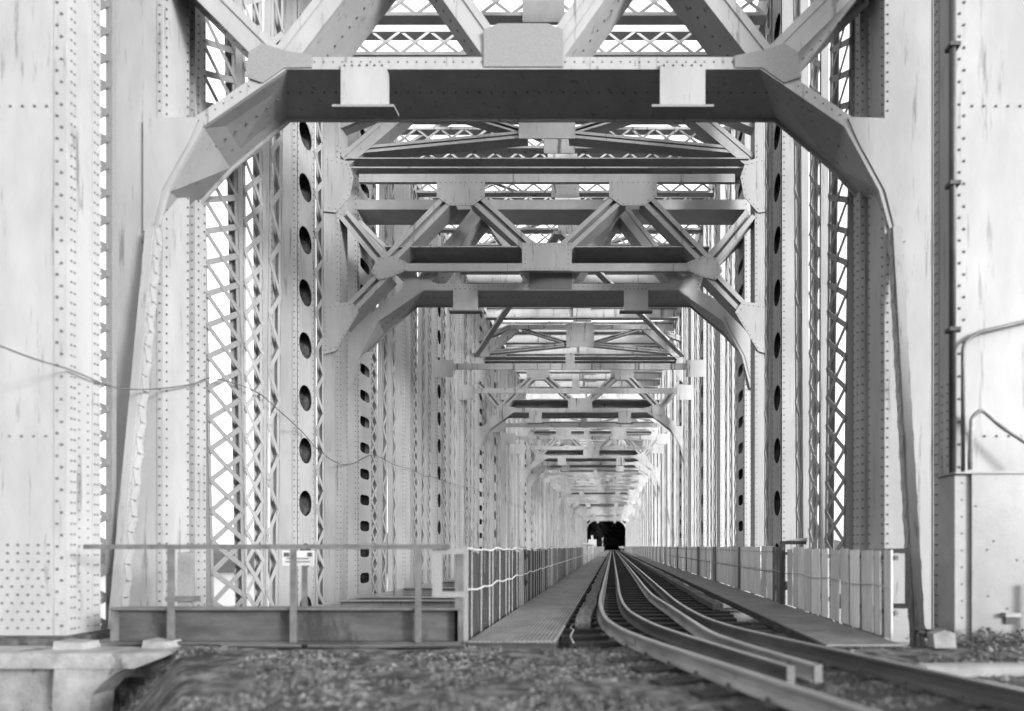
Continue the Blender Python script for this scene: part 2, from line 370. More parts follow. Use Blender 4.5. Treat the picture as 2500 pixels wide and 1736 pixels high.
def portal(span, Y, dep=1.0, boxes=True, lattice='open', m='steel', riv=False, hang=(0.73, 0.62)):
    Xc = xc(Y)
    p = MB()
    p.loft(T(Xc, ARCH), T(Xc, FARCH), 0.04, Y, Y + dep)
    fr = p.build('portal_frame', m, span)                         # its body is the arched soffit
    b = MB(); b.strip(T(Xc, ARCH), 0.22, Y - 0.032, Y - 0.002); b.strip(T(Xc, ARCH), 0.05, Y - 0.046, Y - 0.033)
    b.build('front_flange', m, fr)
    b = MB(); b.strip(T(Xc, [(x * 0.995, z - 0.05) for x, z in FARCH]), 0.25, Y + dep + 0.002, Y + dep + 0.03); b.build('back_flange', m, fr)
    for s in (-1, 1):                                             # gussets where the knee meets the post
        g_ = [(6.15, 6.92), (5.25, 6.95), (5.42, 6.55), (5.86, 5.75), (6.02, 5.1), (6.15, 5.1)]
        b = MB(); b.prism(T(Xc, [(s * x, z) for x, z in g_]), Y - 0.06, Y - 0.048); b.build('gusset_plate', m, fr)
        j_ = [(4.50, 7.60), (4.44, 8.00), (4.22, 8.14), (3.92, 8.04), (3.42, 7.94), (3.42, 7.75), (3.87, 7.745), (4.22, 7.50)]
        b = MB(); b.prism(T(Xc, [(s * x, z) for x, z in j_]), Y - 0.062, Y - 0.0485); b.build('gusset_plate', m if Y > 12 else 'gusset', fr)
        if Y > 12:
            k_ = [(3.84, 7.735), (4.1, 7.95), (5.0, 7.45), (5.9, 6.6), (6.3, 5.9), (6.3, 4.75), (6.03, 4.75), (5.765, 5.775), (5.205, 6.805)]
            b = MB(); b.prism(T(Xc, [(s * x, z) for x, z in k_]), Y - 0.0475, Y - 0.0465); b.build('knee_plate', m, fr)
    if boxes:
        for s in (-1, 1):
            x = Xc + s * 2.575; b = MB(); zt = ZC + 7.80
            b.box(x - hang[0] / 2, x + hang[0] / 2, Y - 0.09, Y + 0.05, zt - hang[1] - 0.06, zt)
            o = b.build('hanger_box', m, fr)
            f = MB(); f.box(x - 0.50, x + 0.50, Y - 0.11, Y + 0.12, zt - hang[1] - 0.10, zt - hang[1] - 0.063); f.build('foot_plate', 'gusset', fr)
            if riv:
                r = MB(); r.rivets((x - 0.3, Y - 0.09, zt - 0.04), (x + 0.3, Y - 0.09, zt - 0.04), 0.12, (0, -1, 0), 0.02); r.build('rivets', 'rivet', fr, kind='stuff')
    if lattice == 'open':
        b = MB(); b.prism(T(Xc, [(-0.64, 7.76), (0.64, 7.76), (0.64, 8.36), (0.40, 8.46), (-0.40, 8.46), (-0.64, 8.36)]), Y - 0.063, Y - 0.0485); b.build('gusset_plate', 'gusset', fr)
        for s in (-1, 1):
            for kk, (a, c) in enumerate((((4.1, 7.95), (5.9, 9.75)), ((3.9, 7.95), (2.15, 10.2)), ((0.45, 8.0), (2.0, 10.2)))):
                b = MB(); diag(b, (s * a[0], a[1]), (s * c[0], c[1]), 0.34 - 0.004 * kk, Y - 0.03 + 0.007 * kk, Y + 0.85 - 0.006 * kk, Xc); b.build('brace', m, fr)
                if riv:
                    t = (Vector(c) - Vector(a)).normalized(); nn = Vector((-t.y, t.x)); nn = nn if nn.y < 0 else -nn
                    r = MB(); A = Vector((Xc + s * (a[0] + nn.x * 0.17), Y + 0.42, ZC + a[1] + nn.y * 0.17)); B = Vector((Xc + s * (c[0] + nn.x * 0.17), Y + 0.42, ZC + c[1] + nn.y * 0.17))
                    r.rivets(A, B, 0.2, (s * nn.x, 0, nn.y), 0.02); r.build('rivets', 'rivet', fr, kind='stuff')
        b = MB(); b.prism(T(Xc, [(-5.9, 10.2), (5.9, 10.2), (5.9, 10.5), (-5.9, 10.5)]), Y, Y + 0.9); b.build('upper_chord', m, fr)
    if riv:
        r = MB()
        for i in range(len(ARCH) - 1):
            a, c = Vector(ARCH[i]), Vector(ARCH[i + 1]); t = (c - a).normalized(); nn = Vector((t.y, -t.x))
            fa, fc = Vector(FARCH[i]), Vector(FARCH[i + 1]); ma, mc = a.lerp(fa, 0.42), c.lerp(fc, 0.42)
            r.rivets((Xc + ma.x, Y + 0.42 * dep, ZC + ma.y), (Xc + mc.x, Y + 0.42 * dep, ZC + mc.y), 0.2, (nn.x, 0, nn.y), 0.02)
            off = -nn * 0.13
            r.rivets((Xc + a.x + off.x, Y - 0.033, ZC + a.y + off.y), (Xc + c.x + off.x, Y - 0.033, ZC + c.y + off.y), 0.15, (0, -1, 0), 0.015)
        r.build('rivets', 'rivet', fr, kind='stuff')
    return fr

def sway(span, Y, m='steel', knees=True, bottom=True, riv=False, name='sway_frame'):
    Xc = xc(Y); p = MB()
    p.prism(T(Xc, [(-4.5, 7.76), (4.5, 7.76), (4.5, 7.98), (-4.5, 7.98)]), Y - 0.03, Y)
    p.box(Xc - 4.6, Xc + 4.6, Y + 0.001, Y + 0.9, ZC + 8.45, ZC + 8.48)
    p.box(Xc - 4.6, Xc + 4.6, Y + 0.9, Y + 0.93, ZC + 8.15, ZC + 8.48)
    if bottom: p.box(Xc - 4.6, Xc + 4.6, Y + 0.001, Y + 0.9, ZC + 7.74, ZC + 7.76)
    fr = p.build(name, m, span)                                    # body: lower chord
    b = MB()
    b.prism(T(Xc, [(-5.3, 10.27), (5.3, 10.27), (5.3, 10.50), (-5.3, 10.50)]), Y - 0.03, Y)
    b.box(Xc - 5.7, Xc + 5.7, Y + 0.001, Y + 0.95, ZC + 10.95, ZC + 10.98); b.box(Xc - 5.7, Xc + 5.7, Y + 0.951, Y + 0.98, ZC + 10.8, ZC + 10.98)
    b.box(Xc - 5.7, Xc + 5.7, Y + 0.06, Y + 0.09, ZC + 10.72, ZC + 10.76)
    b.build('upper_chord', m, fr)
    gp = [[(-0.70, 7.77), (0.70, 7.77), (0.70, 8.55), (-0.70, 8.55)]]
    for s in (-1, 1):
        gp.append([(s * x, z) for x, z in [(4.95, 7.75), (4.78, 8.12), (4.45, 8.2), (3.95, 8.0), (3.95, 7.78), (4.4, 7.58), (4.75, 7.5)]])
        gp.append([(s * x, z) for x, z in [(1.75, 10.3), (3.1, 10.3), (3.1, 9.85), (2.75, 9.6), (2.1, 9.6), (1.75, 9.85)]])
        gp.append([(s * x, z) for x, z in [(5.6, 10.85), (6.4, 11.05), (6.4, 9.45), (5.95, 9.4), (5.55, 9.85), (5.45, 10.4)]])
        if knees: gp.append([(s * x, z) for x, z in [(5.5, 6.9), (6.3, 6.8), (6.3, 5.4), (5.95, 5.5), (5.3, 6.6)]])
    for q in gp:
        b = MB(); b.prism(T(Xc, q), Y - 0.05, Y - 0.031); o = b.build('gusset_plate', m, fr)
    if Y < 60:                                                     # crown of the frame: raking braces, cap beam and centre plate
        b = MB(); b.box(Xc - 4.2, Xc + 4.2, Y, Y + 0.03, ZC + 12.55, ZC + 12.8); b.box(Xc - 4.2, Xc + 4.2, Y + 0.031, Y + 0.7, ZC + 12.76, ZC + 12.79); b.build('cap_beam', m, fr)
        b = MB(); b.prism(T(Xc, [(-0.8, 11.5), (0.8, 11.5), (0.8, 12.9), (-0.8, 12.9)]), Y - 0.03, Y - 0.001); b.build('gusset_plate', m, fr)
        for s in (-1, 1):
            for kk, (a, c) in enumerate((((5.75, 10.95), (3.7, 12.7)), ((0.6, 11.7), (5.3, 11.25)), ((0.6, 11.75), (3.4, 12.6)), ((5.9, 12.0), (4.0, 12.75)))):
                b = MB(); diag(b, (s * a[0], a[1]), (s * c[0], c[1]), (0.34, 0.14, 0.12, 0.2)[kk], Y + 0.06 + 0.01 * kk, Y + 0.5 - 0.012 * kk, Xc); b.build('brace', m, fr)
    if riv:
        r = MB()
        for q in gp:
            n = len(q); cx = sum(t_[0] for t_ in q) / n; cz = sum(t_[1] for t_ in q) / n
            for i in range(n):
                a = Vector((cx, cz)).lerp(Vector(q[i]), 0.86); c = Vector((cx, cz)).lerp(Vector(q[(i + 1) % n]), 0.86)
                r.rivets((Xc + a.x, Y - 0.05, ZC + a.y), (Xc + c.x, Y - 0.05, ZC + c.y), 0.13, (0, -1, 0), 0.016)
        r.build('rivets', 'rivet', fr, kind='stuff')
    for s in (-1, 1):
        prs = [((4.55, 8.0), (2.75, 9.85)), ((0.35, 8.3), (2.1, 9.9)), ((4.6, 8.0), (5.75, 9.4))]
        if knees: prs.append(((4.55, 7.75), (5.9, 6.35)))
        for kk, (a, c) in enumerate(prs):
            b = MB(); diag(b, (s * a[0], a[1]), (s * c[0], c[1]), 0.36 - 0.003 * kk, Y - 0.028 + 0.004 * kk, Y + 0.55 - 0.005 * kk, Xc, 'angles'); b.build('brace', m, fr)
    return fr

def strut(span, Y, m='steel_far', deep=True):
    """cross strut between a pair of posts, with end plates"""
    Xc = xc(Y); b = MB()
    b.box(Xc - HW, Xc + HW, Y - 0.03, Y + 0.02, ZC + 7.78, ZC + 8.05); b.box(Xc - HW, Xc + HW, Y + 0.021, Y + 0.14, ZC + 8.02, ZC + 8.049)
    o = b.build('cross_strut', m, span)
    for s in (-1, 1):
        e = MB(); x0, x1 = sorted((Xc + s * (HW - 0.75), Xc + s * (HW + 0.05))); e.box(x0, x1, Y - 0.05, Y - 0.031, ZC + 7.45, ZC + 8.2); e.build('end_plate', m, o)
    e = MB(); e.box(Xc - 0.2, Xc + 0.2, Y - 0.052, Y - 0.031, ZC + 7.74, ZC + 8.5); e.build('hanger_plate', m, o)
    return o

def top_strut(span, Y, m='steel_far', lace=True):
    Xc = xc(Y); b = MB(); z0, z1 = ZC + 14.0, ZC + 14.75
    b.box(Xc - HW, Xc + HW, Y, Y + 0.3, z0, z0 + 0.09); b.box(Xc - HW, Xc + HW, Y, Y + 0.3, z1 - 0.09, z1); b.box(Xc - 0.55, Xc + 0.55, Y - 0.03, Y - 0.005, z0 - 0.2, z1)
    n = 14
    if Y > 30:                                                     # plate web on the farther struts
        n = 0; b.box(Xc - HW, Xc + HW, Y + 0.12, Y + 0.15, z0 + 0.09, z1 - 0.09); b.box(Xc - HW, Xc + HW, Y - 0.12, Y - 0.001, z0, z0 + 0.05)
    for k in range(n):
        xa, xb = Xc - HW + 2 * HW * k / n, Xc - HW + 2 * HW * (k + 1) / n
        b.bar((xa, Y + 0.02, z0 + 0.05), (xb, Y + 0.02, z1 - 0.05), (0, 1, 0), 0.02, 0.07); b.bar((xb, Y + 0.04, z0 + 0.05), (xa, Y + 0.04, z1 - 0.05), (0, 1, 0), 0.02, 0.07)
    o = b.build('top_strut', m, span)
    return o

def chord(span, y0, y1, side, z0, z1, name, m='steel_far', w_=0.65):
    b = MB(); n = max(1, int((y1 - y0) / 4)) if y0 < 18 else 1
    for k in range(n):
        ya, yb = y0 + (y1 - y0) * k / n, y0 + (y1 - y0) * (k + 1) / n
        xa, xb = xc(ya) + side * HW, xc(yb) + side * HW
        vs = [(xa, ya, z0), (xa + side * w_, ya, z0), (xb + side * w_, yb, z0), (xb, yb, z0), (xa, ya, z1), (xa + side * w_, ya, z1), (xb + side * w_, yb, z1), (xb, yb, z1)]
        b.add(vs, [(0, 3, 2, 1), (4, 5, 6, 7), (0, 1, 5, 4), (1, 2, 6, 5), (2, 3, 7, 6), (3, 0, 4, 7)])
    return b.build(name, m, span)

def laterals(span, ya, yb, z, m='steel_far', wd=0.12, vee=False):
    """flat X bracing between two cross struts: from the centre beam out to the trusses"""
    for s in (-1, 1):
        for (a, c) in (((ya, yb),) if vee else ((ya, yb), (yb, ya))):
            b = MB(); b.bar((xc(a), a + 0.2, z), (xc(c) + s * HW, c + 0.2, z + (0.06 if a < c else 0.0)), (0, 0, 1), 0.12, wd); b.build('lateral_brace', m, span)

def floor_system(span, ys_, m='steel_far'):
    for y in ys_:
        b = MB(); Xc = xc(y)
        b.box(Xc - HW, Xc + HW, y, y + 0.03, -1.15, -0.36); b.box(Xc - HW, Xc + HW, y - 0.15, y + 0.18, -0.36, -0.33); b.build('floor_beam', 'steel', span)

# ---- near span
span1 = thing('truss_span', 'nearest span of the riveted steel truss bridge, with the big portal overhead', 'bridge span', (xc(10), 9.0, -1.0), 'steel truss spans of the railway bridge')
portal(span1, 10.0, 1.0, True, 'open', 'steel', True)
sway(span1, 17.35, 'steel', True, False, True)
for s in (-1, 1):
    # portal post
    post(span1, 10.0, s, 0.87, 0.62, rivet=True)
    # leaning end post in front of the portal
    xin = xc(9.6) + s * (HW + 0.02)
    o_ = laced(span1, 'leaning_post', xin, s, 9.13, 9.90, -0.3, 6.3, 0.18, True, 0.14, 0.24, False, False)
    b = MB(); b.bar((xin + s * 0.07, 9.03, -0.3), (xin + s * 0.07, 9.80, 6.3), (1, 0, 0), 0.13, 0.012); b.build('cover_plate', 'steel', o_)
    b = MB(); xa_, xb_ = xin + s * 0.36, xin + s * 1.15                     # laced screen post set back beside the column
    for x_ in (xa_, xb_): b.box(x_ - 0.05, x_ + 0.05, 9.36, 9.44, -0.5, 15.5)
    for k in range(38):
        za_, zb_ = -0.4 + 0.41 * k, -0.4 + 0.41 * (k + 1)
        b.bar((xa_, 9.352, za_), (xb_, 9.352, zb_), (0, 1, 0), 0.012, 0.08); b.bar((xb_, 9.338, za_), (xa_, 9.338, zb_), (0, 1, 0), 0.012, 0.08)
    if s < 0: b.build('screen_post', 'gusset', span1)
    # plate post, laced members, plate post with oval holes
    post(span1, 10.86, s, 0.72, 0.28, rivet=True)
    laced(span1, 'laced_post', xc(12) + s * (HW + 0.02), s, 11.98, 11.48, -0.4, 15.5, 1.10, True, 0.15, 0.55, True, True, 'gusset', (0,))
    laced(span1, 'laced_post', xc(13) + s * (HW + 0.03), s, 12.95, 12.85, -0.4, 15.5, 0.72, True, 0.15, 0.62, True, True, 'steel', (0,))
    laced(span1, 'laced_post', xc(14) + s * (HW + 0.03), s, 13.72, 14.0, -0.4, 15.5, 0.55, True, 0.15, 0.60, False, True, 'steel', (0,))
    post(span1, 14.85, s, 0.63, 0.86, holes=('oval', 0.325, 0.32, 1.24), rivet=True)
    laced(span1, 'laced_post', xc(16.4) + s * (HW + 0.03), s, 16.25, 16.1, -0.4, 15.5, 0.55, True, 0.15, 0.5, False, True, 'steel', (0,))
    post(span1, 17.35, s, 0.60, 0.55, rivet=True)
    chord(span1, 9.0, 17.9, s, 15.5, 16.3, 'top_chord', 'steel'); chord(span1, 9.0, 17.9, s, -1.1, -0.35, 'bottom_chord', 'steel')
for y in (11.2, 12.4, 13.6, 14.9, 16.2, 17.5): top_strut(span1, y, 'steel_mid')
floor_system(span1, (9.6, 12.2, 15.0, 17.5))

# ---- the spans beyond
def panel_fill(span, y0, y1, s, idx, near):
    """laced members between two posts"""
    L = y1 - y0; X0 = xc(y0) + s * (HW + 0.03); m = 'steel_mid' if near else 'steel_far'
    pit = 0.5 if y0 < 40 else 0.8
    laced(span, 'laced_post', X0, s, y0 + 1.45, y0 + 1.25, -0.4, 15.5, 0.62, True, 0.16, pit, True, y0 < 26, m, (0,))
    laced(span, 'laced_post', X0, s, y0 + 2.25, y0 + 2.55, -0.4, 15.5, 0.52, True, 0.16, pit, False, y0 < 26, m, (0,))
    if y0 > 33 and idx % 2: return
    if idx % 2 == 0:
        laced(span, 'laced_post', X0, s, y0 + 3.3, y0 + 3.1, -0.4, 15.5, 0.42, True, 0.16, pit, False, False, m, (0,))
    else:
        laced(span, 'laced_post', X0, s, y0 + 3.15, y0 + 3.4, -0.4, 15.5, 0.50, True, 0.16, pit, True, False, m, (0,))

def big_span(label, frames, first_post, seed):
    """frames: Y of the deep frames; posts are spread evenly between"""
    span = thing('truss_span', label, 'bridge span', (xc(frames[0]), frames[0], -1.0), 'steel truss spans of the railway bridge')
    ally = []
    for fi in range(len(frames) - 1):
        a, b = frames[fi], frames[fi + 1]; n = round((b - a) / 4.5)
        for k in range(n): ally.append((a + (b - a) * k / n, k == 0))
    ally.append((frames[-1], True))
    for i, (y, big) in enumerate(ally):
        near = y < 31
        if big:
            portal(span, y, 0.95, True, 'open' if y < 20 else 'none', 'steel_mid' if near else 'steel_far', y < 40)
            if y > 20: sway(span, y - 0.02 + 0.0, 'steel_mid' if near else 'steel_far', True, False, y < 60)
        else:
            if not (18.7 < y < 24): strut(span, y)
        top_strut(span, y + 0.1)
        if y < 34: top_strut(span, y + 1.5); top_strut(span, y + 3.0)
        elif i < len(ally) - 1: top_strut(span, y + 2.25)
        for s in (-1, 1):
            holes = None
            if big: holes = ('square', 0.36, 0.16, 0.79)
            elif i % 3 == 2: holes = ('oval', 0.27, 0.32, 1.2)
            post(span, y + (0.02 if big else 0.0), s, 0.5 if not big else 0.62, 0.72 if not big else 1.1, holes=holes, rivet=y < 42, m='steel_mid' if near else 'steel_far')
    for i in range(len(ally) - 1):
        ya, yb = ally[i][0], ally[i + 1][0]
        for s in (-1, 1): panel_fill(span, ya, yb, s, i + seed, ya < 31)
        if 30 < ya < 32: laterals(span, 20.8, 34.6, ZC + 10.72, wd=0.26, vee=True)
        if ya < 60: laterals(span, ya, yb, ZC + 14.9, wd=0.2)
    y0, y1 = ally[0][0], ally[-1][0] + 0.75
    for s in (-1, 1):
        chord(span, y0, y1, s, 15.5, 16.3, 'top_chord'); chord(span, y0, y1, s, -1.1, -0.35, 'bottom_chord')
    floor_system(span, [q[0] for q in ally])
    return span

big_span('second truss span from the viewer, its portal framed by the nearest one', [18.6, 35.5, 54.0], True, 0)
big_span('third truss span from the viewer, a tunnel of pale ribs', [58.4, 88.4, 111.5], True, 1)
big_span('farthest truss span, its last portal framing the black wood', [116.0, 154.0, 187.0], True, 0)

# ------------------------------------------------------------------ riveted tower columns at the bridge mouth
def tower(side, label):
    y0, dep, wd = 8.15, 0.52, 1.12
    xin = {-1: -7.24, 1: 4.55}[side]; xo = xin + side * wd; xa, xb = min(xin, xo), max(xin, xo)
    t = thing('tower_column', label, 'column', ((xa + xb) / 2, y0 + dep / 2, 0.0), 'riveted columns at the bridge mouth')
    b = MB(); b.box(xa, xb, y0, y0 + dep, 0.02, 12.5); b.build('shaft', 'steel', t)
    a = MB()
    for xe, s_ in ((xin, side), (xo, -side)):                     # corner angles
        a.box(min(xe, xe + s_ * 0.15), max(xe, xe + s_ * 0.15), y0 - 0.018, y0 - 0.001, 0.02, 12.5)
    a.box(min(xin - side * 0.018, xin - side * 0.001), max(xin - side * 0.018, xin - side * 0.001), y0 - 0.018, y0 + 0.13, 0.02, 12.5)
    a.box(min(xin - side * 0.018, xin - side * 0.001), max(xin - side * 0.018, xin - side * 0.001), y0 + dep - 0.13, y0 + dep, 0.02, 12.5)
    a.build('corner_angle', 'steel', t)
    c = MB(); c.box(xa + 0.16, xb - 0.16, y0 - 0.014, y0 - 0.0012, 0.02, 2.72); c.build('cover_plate', 'steel', t)
    r = MB()
    f = y0 - 0.018
    for xe in (xin + side * 0.045, xin + side * 0.105, xo - side * 0.045, xo - side * 0.105):
        odd = abs(xe - xin) in (0,) 
        st = 0.0 if (abs(abs(xe - xin) - 0.045) < 0.01 or abs(abs(xe - xo) - 0.045) < 0.01) else 0.15
        z = 0.15 + st
        while z < 9.5: r.rivet((xe, f, z), (0, -1, 0), 0.021, 0.016); z += 0.30
    for z in [0.12 + 0.11 * i for i in range(11)]:
        k = 0; x = xa + 0.22 + (0.06 if int(z * 100) % 2 else 0)
        while x < xb - 0.2: r.rivet((x, y0 - 0.014, z), (0, -1, 0), 0.019, 0.014); x += 0.135
    x = xa + 0.22
    while x < xb - 0.2:
        r.rivet((x, y0 - 0.014, 2.66), (0, -1, 0), 0.019, 0.014); r.rivet((x, y0 - 0.001, 7.04), (0, -1, 0), 0.02, 0.015); x += 0.16
    for ye in (y0 + 0.05, y0 + 0.10, y0 + dep - 0.10, y0 + dep - 0.05): r.rivets((xin - side * 0.018, ye, 0.1), (xin - side * 0.018, ye, 9.5), 0.14, (-side, 0, 0), 0.016)
    for ye in (y0 + 0.19, y0 + 0.33): r.rivets((xin, ye, 0.1), (xin, ye, 3.4), 0.12, (-side, 0, 0), 0.015)
    r.build('rivets', 'rivet', t, kind='stuff')
    bp = MB(); bp.box(xa - 0.18, xb + 0.18, y0 - 0.2, y0 + dep + 0.2, -0.08, 0.0); bp.box(xa - 0.1, xb + 0.1, y0 - 0.1, y0 + dep + 0.1, 0.001, 0.02); bp.build('base_plate', 'dirt_shade_steel', t)
    return t
tower(-1, 'pale riveted steel column standing on the concrete ledge')
tower(1, 'pale riveted steel column behind the metal cabinet')

# concrete ledge under the column, with its corbel
t = thing('concrete_ledge', 'stained concrete ledge with a curved corbel under the riveted column', 'ledge', (-7.4, 7.6, -0.9))
b = MB(); b.prism([(-9.6, -0.27), (-5.75, -0.27), (-5.36, -0.12), (-5.36, -0.085), (-9.6, -0.085)], 7.38, 9.3); b.build('slab', 'concrete', t)
prof = [(-7.0, -0.262), (-5.9, -0.262), (-6.0, -0.36), (-6.2, -0.48), (-6.34, -0.62), (-6.38, -0.85), (-6.75, -0.85)]
b = MB(); b.prism([(-6.72, -0.272), (-5.85, -0.272), (-6.0, -0.34), (-6.15, -0.45), (-6.28, -0.60), (-6.34, -1.3), (-6.76, -1.3), (-6.74, -0.5)], 7.40, 7.75); b.build('corbel', 'concrete', t)
b = MB(); b.box(-9.6, -6.5, 7.62, 9.3, -1.6, -0.272); b.build('stem_wall', 'concrete', t)
for (x0, x1, y) in ((-6.95, -6.55, 7.62), (-5.9, -5.55, 7.7)):
    b = MB(); b.prism([(x0, -0.083), (x1, -0.083), (x1 - 0.03, 0.0), (x0 + 0.02, 0.02)], y, y + 0.25)
    tag(b.build('concrete_chunk', 'concrete'), 'small pale concrete block lying on the ledge, ' + ('wider, beside the column base' if x0 < -6.3 else 'smaller, at the ledge end'), 'concrete block')

# ------------------------------------------------------------------ transverse girder and railing to the left of the walkway
t = thing('end_girder', 'dark patched steel girder lying crosswise below the railing', 'girder', (-4.2, 7.95, 0))
b = MB(); b.box(-6.45, -1.95, 7.97, 7.99, -0.02, 0.385); b.build('web', 'girder', t)
b = MB(); b.box(-6.45, -1.93, 7.85, 8.12, 0.385, 0.41); b.build('top_flange', 'handrail', t)
b = MB(); b.box(-6.45, -1.93, 7.86, 8.12, -0.06, -0.02); b.build('bottom_flange', 'girder', t)
for x in (-6.42, -2.0):
    b = MB(); b.box(x - 0.02, x + 0.02, 7.88, 7.969, -0.019, 0.384); b.build('stiffener', 'handrail', t)
t = thing('railing', 'grey steel pipe railing above the dark girder', 'railing', (-4.3, 7.9, 0.0))
b = MB(); b.box(-6.72, -2.08, 7.80, 7.84, 1.165, 1.225); b.build('top_rail', 'handrail', t)
for x in (-5.62, -4.06, -2.47):
    b = MB(); b.box(x - 0.035, x + 0.035, 7.80, 7.838, -0.02, 1.163); b.box(x - 0.012, x + 0.012, 7.839, 7.88, -0.02, 1.163); b.build('rail_post', 'handrail', t)
b = MB(); b.box(-2.30, -2.18, 7.845, 7.875, 0.55, 1.16); b.box(-2.18, -1.90, 7.845, 7.875, 1.10, 1.17); b.box(-2.18, -1.90, 7.845, 7.875, 0.55, 0.62); b.build('end_bracket', 'gusset', t)
b = MB(); b.box(-2.02, -1.91, 7.88, 7.93, -0.05, 1.1); b.build('end_post', 'handrail', t)

# small sign beyond the railing, and a short stub post
t = thing('notice_sign', 'small pale notice plate with dark print behind the railing', 'sign', (-4.3, 8.6, -0.6))
b = MB(); b.box(-4.62, -4.18, 8.60, 8.615, 0.93, 1.14); b.build('plate', 'board2', t)
b = MB(); b.box(-4.36, -4.30, 8.62, 8.67, -0.6, 1.1); b.build('sign_post', 'handrail', t)
b = MB()
for z, xs_ in ((1.085, ((-4.6, -4.52), (-4.27, -4.2))), (1.03, ((-4.56, -4.25),)), (0.985, ((-4.58, -4.23),))):
    for xa, xb in xs_: b.box(xa, xb, 8.596, 8.5995, z - (0.03 if z > 1.05 else 0.008), z + (0.03 if z > 1.05 else 0.008))
b.build('print', 'signink', t, kind='stuff')
t = thing('stub_post', 'short grey bracketed stub post between the leaning end posts', 'post', (-5.9, 8.7, -0.6))
b = MB(); b.box(-6.16, -5.98, 8.7, 8.76, -0.6, 1.12); b.build('upright', 'gusset', t)
b = MB(); b.box(-6.28, -5.82, 8.66, 8.69, 0.42, 0.5); b.tube([(-6.24, 8.69, 0.46), (-6.24, 8.63, 0.46)], 0.05, 8); b.build('bracket', 'handrail', t)

# ------------------------------------------------------------------ walkways of steel grating
def grating(parent, x0, x1, y0, y1, nb, cross, z=0.0):
    b = MB()
    for k in range(nb):
        x = x0 + (x1 - x0) * (k + 0.5) / nb; b.box(x - 0.014, x + 0.014, y0 + 0.012, y1 - 0.012, z - 0.03, z)
    n = max(2, int((y1 - y0) / cross))
    for k in range(n + 1):
        y = y0 + 0.012 + (y1 - y0 - 0.03) * k / n; b.box(x0, x1, y, y + 0.009, z - 0.028, z - 0.004)
    b.box(x0, x1, y0 + 0.002, y0 + 0.011, z - 0.012, z - 0.001); b.box(x0, x1, y1 - 0.011, y1 - 0.002, z - 0.012, z - 0.001)
    return b.build('grating_panel', 'grating', parent)
for (x0, x1, ystart, nm) in ((-1.84, -0.72, 7.78, 'walkway_left'), (2.62, 3.56, 7.5, 'walkway_right')):
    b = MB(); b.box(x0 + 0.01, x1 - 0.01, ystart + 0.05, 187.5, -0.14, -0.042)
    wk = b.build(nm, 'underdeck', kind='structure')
    y = ystart
    while y < 70:
        L = 3.0 if y < 30 else 6.0
        grating(wk, x0, x1, y, y + L, 20 if y < 20 else 14, 0.12 if y < 14 else (0.25 if y < 30 else 0.6)); y += L
    b = MB(); b.box(x0, x1, y, 187.5, -0.04, 0.0); b.build('deck_plate', 'grating', wk)

# ------------------------------------------------------------------ railway track
A_TAB = [(2.0, 2.55), (3.2, 2.04), (3.99, 1.70), (4.53, 1.47), (6.08, 0.83), (7.0, 0.46), (7.68, 0.22), (8.4, 0.04), (9.2, -0.09), (10.6, -0.19), (12.5, -0.245), (16, -0.25), (60, -0.25), (186, -0.25)]
def apath(y0, y1, step): return smooth_path(A_TAB, y0, y1, step)
def offset_path(pts, o):
    out = []
    for i, p in enumerate(pts):
        a, c = Vector(pts[max(i - 1, 0)]), Vector(pts[min(i + 1, len(pts) - 1)]); t = (c - a).normalized(); out.append((p[0] + t.y * o, p[1] - t.x * o))
    return out
RAILP = [(-0.07, 0.0), (0.07, 0.0), (0.07, 0.012), (0.02, 0.03), (0.009, 0.045), (0.009, 0.125), (0.034, 0.137), (0.036, 0.160), (0.028, 0.171), (-0.028, 0.171), (-0.036, 0.160), (-0.034, 0.137), (-0.009, 0.125), (-0.009, 0.045), (-0.02, 0.03), (-0.07, 0.012)]
def rail(parent, pts, z, name, sc=1.0, m='railsteel'):
    n = len(RAILP); b = MB(); top = MB()
    for i, p in enumerate(pts):
        a, c = Vector(pts[max(i - 1, 0)]), Vector(pts[min(i + 1, len(pts) - 1)]); t = (c - a).normalized(); u = Vector((t.y, -t.x))
        for q in RAILP: b.v.append((p[0] + u.x * q[0] * sc, p[1] + u.y * q[0] * sc, z + q[1] * sc))
        for q in (-0.026, 0.026): top.v.append((p[0] + u.x * q, p[1] + u.y * q, z + 0.1725 * sc))
    for i in range(len(pts) - 1):
        for k in range(n): b.f.append((i * n + k, i * n + (k + 1) % n, (i + 1) * n + (k + 1) % n, (i + 1) * n + k))
        top.f.append((2 * i, 2 * i + 1, 2 * i + 3, 2 * i + 2))
    b.f.append(tuple(range(n))); b.f.append(tuple((len(pts) - 1) * n + k for k in range(n)))
    o = b.build(name, m, parent); top.build('polished_top', 'railtop', o)
    return o
ZR = -0.042
track = thing('railway_track', 'single railway track curving onto the bridge deck', 'railway track', (1.0, 3.0, -0.1))
near = apath(2.6, 20, 0.22); far = apath(20.4, 187, 4.0); Apts = near + far
rail(track, Apts, ZR, 'running_rail'); Epts = offset_path(Apts, 1.5); rail(track, Epts, ZR, 'running_rail', 1.0, 'raildark')
C_TAB = [(5.55, 1.60), (6.6, 1.22), (7.5, 0.90), (8.72, 0.55), (10.6, 0.27), (13.8, 0.17), (20, 0.17), (186, 0.17)]
D_TAB = [(5.62, 1.87), (6.6, 1.55), (7.7, 1.27), (9.0, 1.17), (11, 1.06), (14, 0.90), (20, 0.88), (186, 0.88)]
